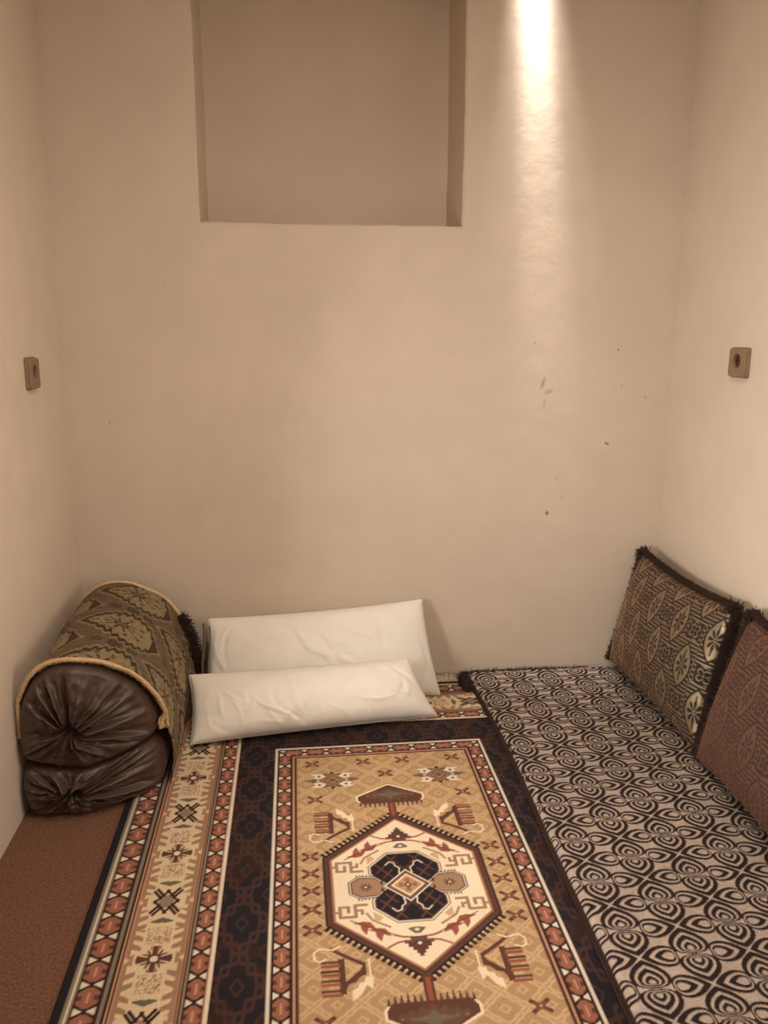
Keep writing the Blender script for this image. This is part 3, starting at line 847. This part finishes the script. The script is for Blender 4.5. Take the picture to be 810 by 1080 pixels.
LO = [(.006, .060), (.004, .110), (.022, .152), (.080, .150), (.165, .138), (.250, .146), (.325, .165), (.364, .155), (.378, .110), (.374, .050), (.350, .014), (.260, .004), (.150, .003), (.050, .004), (.018, .022)]
bolster('brown satin bolster with gathered end, upper of the pair under the brocade cloth', UP, (.150, .262), 2.0, 13)
bolster('squashed brown satin bolster with gathered end, lowest on the floor by the left wall', LO, (.140, .078), 7.0, 15)

def lump(y): return 0.0
def brocade_pattern(S, Y):
    """S along the drape from wall to floor, Y along the bolster"""
    gold = lin((134, 116, 86)); olive = lin((92, 77, 57)); dk = lin((40, 27, 23)); lt = lin((142, 122, 90))
    out = np.zeros(S.shape + (3,)); out[:] = olive
    px, py = .46, .285
    nz = .010 * fbm(S * 60, Y * 60, 2)
    best = np.full(S.shape, 9.0)
    for (ox, oy) in ((.165, -.62), (.165 + px / 2, -.62 + py / 2)):
        x = tri(S - ox, px); y = tri(Y - oy, py)
        a, b = .132, .108
        xs = x + .0
        # ogee medallion: round towards one end, pointed at the other
        w = b * (1 - np.clip((np.abs(xs) / a), 0, 1) ** 2.0) * (1 + .25 * np.sin(xs / a * 2.0))
        w = w * (1 + .09 * np.sin(x * 260))
        inn = (np.abs(xs) < a) & (np.abs(y) < w)
        rim_ = (np.abs(xs) < a * 1.08) & (np.abs(y) < w + .012); out[rim_] = lt * .85
        out[inn] = dk
        w2 = w - .019 - .006 * np.abs(np.sin(x * 160)); in2 = (np.abs(xs + .006) < a * .80) & (np.abs(y) < w2)
        out[in2] = gold
        r = np.hypot(xs + .010, y * 1.25); t = np.arctan2(y * 1.25, xs + .010)
        pet = in2 & (np.abs(np.sin(t * 5)) < .48) & (r > .024) & (r < .085 + nz); out[pet] = dk * 1.25
        pet = in2 & (np.abs(r - .050 - .010 * np.cos(t * 10)) < .0045); out[pet] = lt
        pet = in2 & (r < .024); out[pet] = dk
        pet = in2 & (r < .017) & (np.abs(np.sin(t * 3 + r * 90)) < .6); out[pet] = gold
        pet = in2 & (np.abs(r - .074 - .006 * np.cos(t * 16)) < .003); out[pet] = lt * .9
    for (ox, oy) in ((.165, -.62 + py / 2), (.165 + px / 2, -.62)):
        for sx in (-.055, .055, 0):
            x = tri(S - ox - sx, px); y = tri(Y - oy, py); r = np.hypot(x, y * 1.0); t = np.arctan2(y, x)
            R = .017 if sx else .021
            m = (r < R * (1 + .12 * np.cos(8 * t))); out[m] = dk * 1.5
            m = (r < R * .75) & (np.cos(6 * t) > .1); out[m] = olive
            m = r < R * .25; out[m] = dk
    g = 1 + .9 * fbm(S * 120, Y * 120, 3)
    return out * np.clip(g, .5, 1.5)[..., None]
def build_cover():
    line_ = [(.003, .235), (.006, .300), (.030, .374), (.075, .434), (.132, .458), (.204, .451), (.282, .407), (.340, .342), (.374, .262), (.388, .190), (.395, .120), (.392, .060), (.384, .014)]
    R = catmull(line_, 24, closed=False); n = len(R)
    seg = np.concatenate([[0], np.cumsum(np.hypot(*np.diff(R, axis=0).T))])
    s_new = np.linspace(0, seg[-1], 240); R = np.stack([np.interp(s_new, seg, R[:, 0]), np.interp(s_new, seg, R[:, 1])], -1)
    ny = 230; t = np.linspace(0, 1, ny)
    # front hem wanders back as it goes down the open side
    hem0 = YB0 + .022 + skew(R[:, 0]) * .75 + .020 * np.clip((s_new - .45) / .2, 0, 1)
    hem1 = np.full_like(hem0, YB1 + .012)
    Y = hem0[:, None] * (1 - t) + hem1[:, None] * t
    S = s_new[:, None] + 0 * t
    nrm = np.stack([-np.gradient(R[:, 1]), np.gradient(R[:, 0])], -1); nrm /= np.linalg.norm(nrm, axis=1)[:, None]
    nrm = nrm * np.where(np.sum(nrm * (R - [.18, .2]), axis=1) < 0, -1, 1)[:, None]
    disp = .007 + .030 * fbm(S * 6, Y * 6, 3) + .004 * np.sin(Y * 22 + S * 6) * np.clip((S - .45) / .15, 0, 1)
    rise = .008 * np.clip((Y - YB0) / .6, 0, 1) * np.exp(-((S - .25) / .22) ** 2)
    disp = np.maximum(disp, .003) + rise
    X = R[:, 0][:, None] + nrm[:, 0][:, None] * disp; Z = R[:, 1][:, None] + nrm[:, 1][:, None] * disp
    X = np.maximum(X, .003); Z = np.maximum(Z, RZ + .003)
    P = np.stack([X, Y, Z], -1)
    me = mesh_np('brocade', P, grid_quads(240, ny))
    set_color(me, brocade_pattern(S, Y).reshape(-1, 3).clip(.003, 1))
    root = empty('brocade_cover', (0, 0, 0), 'olive and dark brown brocade cloth with gold trim draped over the bolsters', 'cloth cover')
    o = link('brocade', me, woven('brocade_weave', .7, 520, .9, .002, var=.35, vscale=420, spec=.3, sheen=.15, sheen_tint=(200, 180, 140)), root)
    m = o.modifiers.new('t', 'SOLIDIFY'); m.thickness = .003; m.offset = -1
    # twisted gold trim along both hems
    gm = plain('gold_braid', (214, 184, 142), .6, 600, .5, .001, .25, 220, .4)
    cut = 176
    def braid(E, name, label, n_t):
        mb = MB(); L = np.concatenate([[0], np.cumsum(np.linalg.norm(np.diff(E, axis=0), axis=1))])
        ss = np.arange(0, L[-1], .0018); Q = np.stack([np.interp(ss, L, E[:, k]) for k in range(3)], -1)
        T = np.gradient(Q, axis=0); T /= np.linalg.norm(T, axis=1)[:, None]
        A = np.array([0, -1.0, 0]); B = np.cross(T, A); B /= np.linalg.norm(B, axis=1)[:, None]; A2 = np.cross(B, T)
        for ph in (0, 2.09, 4.19):
            w = ss / .0075 * 2 * np.pi / 2.2 + ph
            mb.tube(Q + (np.cos(w)[:, None] * A2 + np.sin(w)[:, None] * B) * .0034, .0034, 5)
        roots = []; dirs = []
        for i in range(n_t):
            k = random.randrange(len(Q)); roots.append(Q[k]); dirs.append(np.array([0, -.6 if name == 'front' else .6, 0]) + B[k] * random.choice((-1, 1)) * .8 + T[k] * .5)
        tufts(mb, np.array(roots), dirs, .010, .0009, .4)
        return mb
    E0 = P[:cut, 0].copy(); E0[:, 1] -= .005; E0[:, 0] = np.maximum(E0[:, 0], .009)
    mb = braid(E0, 'front', '', 900)
    e = E0[-1]
    for i in range(46):     # frayed tassel at the trim's lower end
        a = random.uniform(-.016, .012); b = random.uniform(-.010, .010)
        p0 = e + np.array([random.gauss(0, .003), random.gauss(0, .003), 0]); p3 = e + np.array([a - .004, -.006 + b, -.030 - random.random() * .018])
        mb.tube([p0, (p0 + p3) / 2 + np.array([a * .4, -.006, .003]), p3], .0012, 4)
    o = mb.build('gold_trim', gm, root); o['label'] = 'gold braid on the front hem with frayed tassel'
    E1 = P[:150, -1].copy(); E1[:, 1] = np.minimum(E1[:, 1] + .003, -.012); E1[:, 0] = np.maximum(E1[:, 0], .009)
    o = braid(E1 + nrm[:150, [0]] * np.array([[0.004, 0, 0]]), 'back', '', 900).build('gold_trim', gm, root)
    # dark plush fringe down the far open side
    mb = MB(); roots = []; dirs = []
    for i in range(1500):
        k = random.randrange(150, 232); roots.append(P[k, -1] + np.array([random.gauss(0, .006), random.gauss(-.01, .012), random.gauss(0, .006)])); dirs.append(np.array([.9, .1, .2]))
    tufts(mb, np.array(roots), dirs, .026, .0018, .35)
    for vv in mb.v: np.maximum(vv[:, 2], .010, out=vv[:, 2])
    o = mb.build('plush_edge', M_plush, root); o['label'] = 'dark brown shaggy edge at the far end'
build_cover()

# ================================================================== SOCKETS
M_sock = plain('aged_beige_plastic', (132, 108, 86), .5, 80, .1, .0005, .08, 40, .4)
M_hole = plain('dark_socket_well', (70, 40, 30), .6)
def rbox(x0, x1, z0, z1, d, r=.008, n=6):
    """rounded plate in local X-Z, from y=0 out to y=-d with a softened front edge"""
    pts = []
    for (cx, cz, a0) in ((x1 - r, z1 - r, 0), (x0 + r, z1 - r, 90), (x0 + r, z0 + r, 180), (x1 - r, z0 + r, 270)):
        for k in range(n + 1):
            a = math.radians(a0 + 90 * k / n); pts.append((cx + r * math.cos(a), cz + r * math.sin(a)))
    out = []
    for k, p in enumerate(pts):      # extra points along the straight sides
        q = pts[(k + 1) % len(pts)]; L = math.hypot(q[0] - p[0], q[1] - p[1]); m = max(1, int(L / .008))
        out += [(p[0] + (q[0] - p[0]) * t / m, p[1] + (q[1] - p[1]) * t / m) for t in range(m)]
    return np.array(out)
def socket(label, loc, rotz, w, h, tilt):
    root = empty('wall_socket', loc, label, 'electrical socket', 'beige wall sockets'); root.rotation_euler = (0, tilt, rotz)
    def plate(name, w, h, y0, y1, r, hole, mat, cz=0, cx=0, hc=(0, 0)):
        pts = rbox(cx - w / 2, cx + w / 2, cz - h / 2, cz + h / 2, 0, r)
        n = len(pts); c = np.array([cx, cz]); e = .003
        rings = []
        rings.append((pts, y0)); rings.append((pts, y1 + e)); rings.append((c + (pts - c) * (1 - e * .6 / w * 1.2), y1 + e * .3)); rings.append((c + (pts - c) * (1 - e * 2 / w), y1))
        if hole:
            ang = np.arctan2(pts[:, 1] - hc[1], pts[:, 0] - hc[0]); circ = np.stack([hc[0] + hole * np.cos(ang), hc[1] + hole * np.sin(ang)], -1)
            rings.append((circ, y1)); rings.append((hc + (circ - hc) * .97, y1 + .0085))
        V = np.array([np.stack([p[:, 0], 0 * p[:, 0] + y, p[:, 1]], -1) for p, y in rings]); m = len(V)
        q = [(i * n + j, i * n + (j + 1) % n, (i + 1) * n + (j + 1) % n, (i + 1) * n + j) for i in range(m - 1) for j in range(n)]
        me = mesh_np(name, V, q, [list(range(n))[::-1]] + ([] if hole else [list(range((m - 1) * n, m * n))]))
        return link(name, me, mat, root, False)
    plate('back_box', w, h, 0, -.007, .010, 0, M_sock)
    fp = plate('face_plate', w * .93, h * .93, -.0065, -.016, .009, w * .21, M_sock, 0, 0, (0, h * .06))
    b = np.linspace(0, 2 * np.pi, 28, endpoint=False); r = w * .205; cz = h * .06
    rr = [(1, -.0078), (.5, -.0076), (.02, -.0075)]
    V = np.array([np.stack([r * s * np.cos(b), 0 * b + y, cz + r * s * np.sin(b)], -1) for s, y in rr]); n = 28
    q = [(i * n + j, i * n + (j + 1) % n, (i + 1) * n + (j + 1) % n, (i + 1) * n + j) for i in range(2) for j in range(n)]
    wl = link('socket_well', mesh_np('socket_well', V, q), M_hole, fp, False)
    for s in (-1, 1):
        mb = MB(); mb.tube([(s * .0095, -.0070, cz), (s * .0095, -.0086, cz)], .0028, 10)
        o = mb.build('contact_hole', plain('black_contact', (18, 14, 12), .6), fp)
    for s in (-1, 1):
        mb = MB(); mb.add(*box(-.003, .003, -.015, -.0078, cz + s * r * .93 - .002, cz + s * r * .93 + .002))
        mb.build('earth_clip', plain('dull_steel_clip', (100, 84, 68), .5), fp, False)
socket('beige surface socket on the right wall above the cushions', (RX - .0005, -.480, 1.243), -math.pi / 2, .106, .094, 0)
socket('beige surface socket on the left wall above the bolsters', (.0005, -.374, 1.212), math.pi / 2, .098, .096, 0)

# ================================================================== CAMERA
cam = bpy.data.cameras.new('camera'); co = bpy.data.objects.new('camera', cam); C.objects.link(co)
f, pitch, yaw, roll = 868.05, .221214, .108138, .002092
co.location = (.78415, -2.96266, H)
cam.sensor_fit = 'VERTICAL'; cam.sensor_height = 36; cam.lens = f / 1080 * 36
d = Vector((math.sin(yaw) * math.cos(pitch), math.cos(yaw) * math.cos(pitch), -math.sin(pitch)))
r_ = Vector((math.cos(yaw), -math.sin(yaw), 0)); u_ = r_.cross(d)
r2 = r_ * math.cos(roll) + u_ * math.sin(roll); u2 = -r_ * math.sin(roll) + u_ * math.cos(roll)
from mathutils import Matrix
co.matrix_world = Matrix(((r2.x, u2.x, -d.x, co.location.x), (r2.y, u2.y, -d.y, co.location.y), (r2.z, u2.z, -d.z, co.location.z), (0, 0, 0, 1)))
cam.clip_start = .02
bpy.context.scene.camera = co

# ================================================================== LIGHT
def area(name, loc, look, sx, sy, power, col, spread=math.pi):
    l = bpy.data.lights.new(name, 'AREA'); l.shape = 'RECTANGLE'; l.size = sx; l.size_y = sy; l.energy = power; l.color = col; l.spread = spread
    o = bpy.data.objects.new(name, l); C.objects.link(o); o.location = loc
    o.rotation_euler = (Vector(look) - Vector(loc)).to_track_quat('-Z', 'Y').to_euler(); return o
WARM = (1.0, .83, .67)
R_ = math.radians
area('overhead_fill', (1.12, -1.30, 2.72), (1.12, -1.32, 0), .45, .45, 14, WARM)  # added overhead fill, placed for the walls' brightness gradient
area('low_overhead_fill', (1.10, -1.85, 2.05), (1.10, -1.75, 0), .5, .5, 13, (1, .86, .72))  # added downward fill that brightens rug, floor and pillows
area('left_side_fill', (.05, -1.55, .85), (RX, -.85, .72), .25, .5, 8, (1, .95, .88), R_(100))  # added fill out of frame, brightens the right wall
area('right_side_fill', (RX - .05, -1.60, 1.00), (0, -.80, .90), .25, .6, 2.6, (1, .88, .75), R_(100))  # added fill out of frame, brightens the left wall
area('rear_fill', (1.10, -3.9, 1.55), (1.10, 0, .9), 1.2, 1.6, 7, (1, .87, .74))  # added soft fill behind the camera; the front wall has no opening
# narrow beam of the spotlight fixed high on the back wall
sp = bpy.data.lights.new('wall_spot', 'SPOT'); so_ = bpy.data.objects.new('wall_spot', sp); C.objects.link(so_)
sp.energy = 320; sp.color = (1, .94, .87); sp.spot_size = math.radians(12); sp.spot_blend = 1.0; sp.shadow_soft_size = .03
so_.location = (1.565, -.07, 2.90); so_.rotation_euler = (Vector((1.622, .0, 2.2)) - so_.location).to_track_quat('-Z', 'Y').to_euler()

s2 = sp.copy(); o2 = so_.copy(); o2.data = s2; C.objects.link(o2); o2.name = 'wall_spot_halo'; s2.energy = 120; s2.spot_size = R_(24)
w = bpy.data.worlds.new('world'); bpy.context.scene.world = w; w.use_nodes = True
w.node_tree.nodes['Background'].inputs['Color'].default_value = (.5, .4, .3, 1); w.node_tree.nodes['Background'].inputs['Strength'].default_value = .05
vs = bpy.context.scene.view_settings
vs.view_transform = 'Standard'; vs.look = 'None'; vs.gamma = 1; vs.use_curve_mapping = False; vs.exposure = 0.07
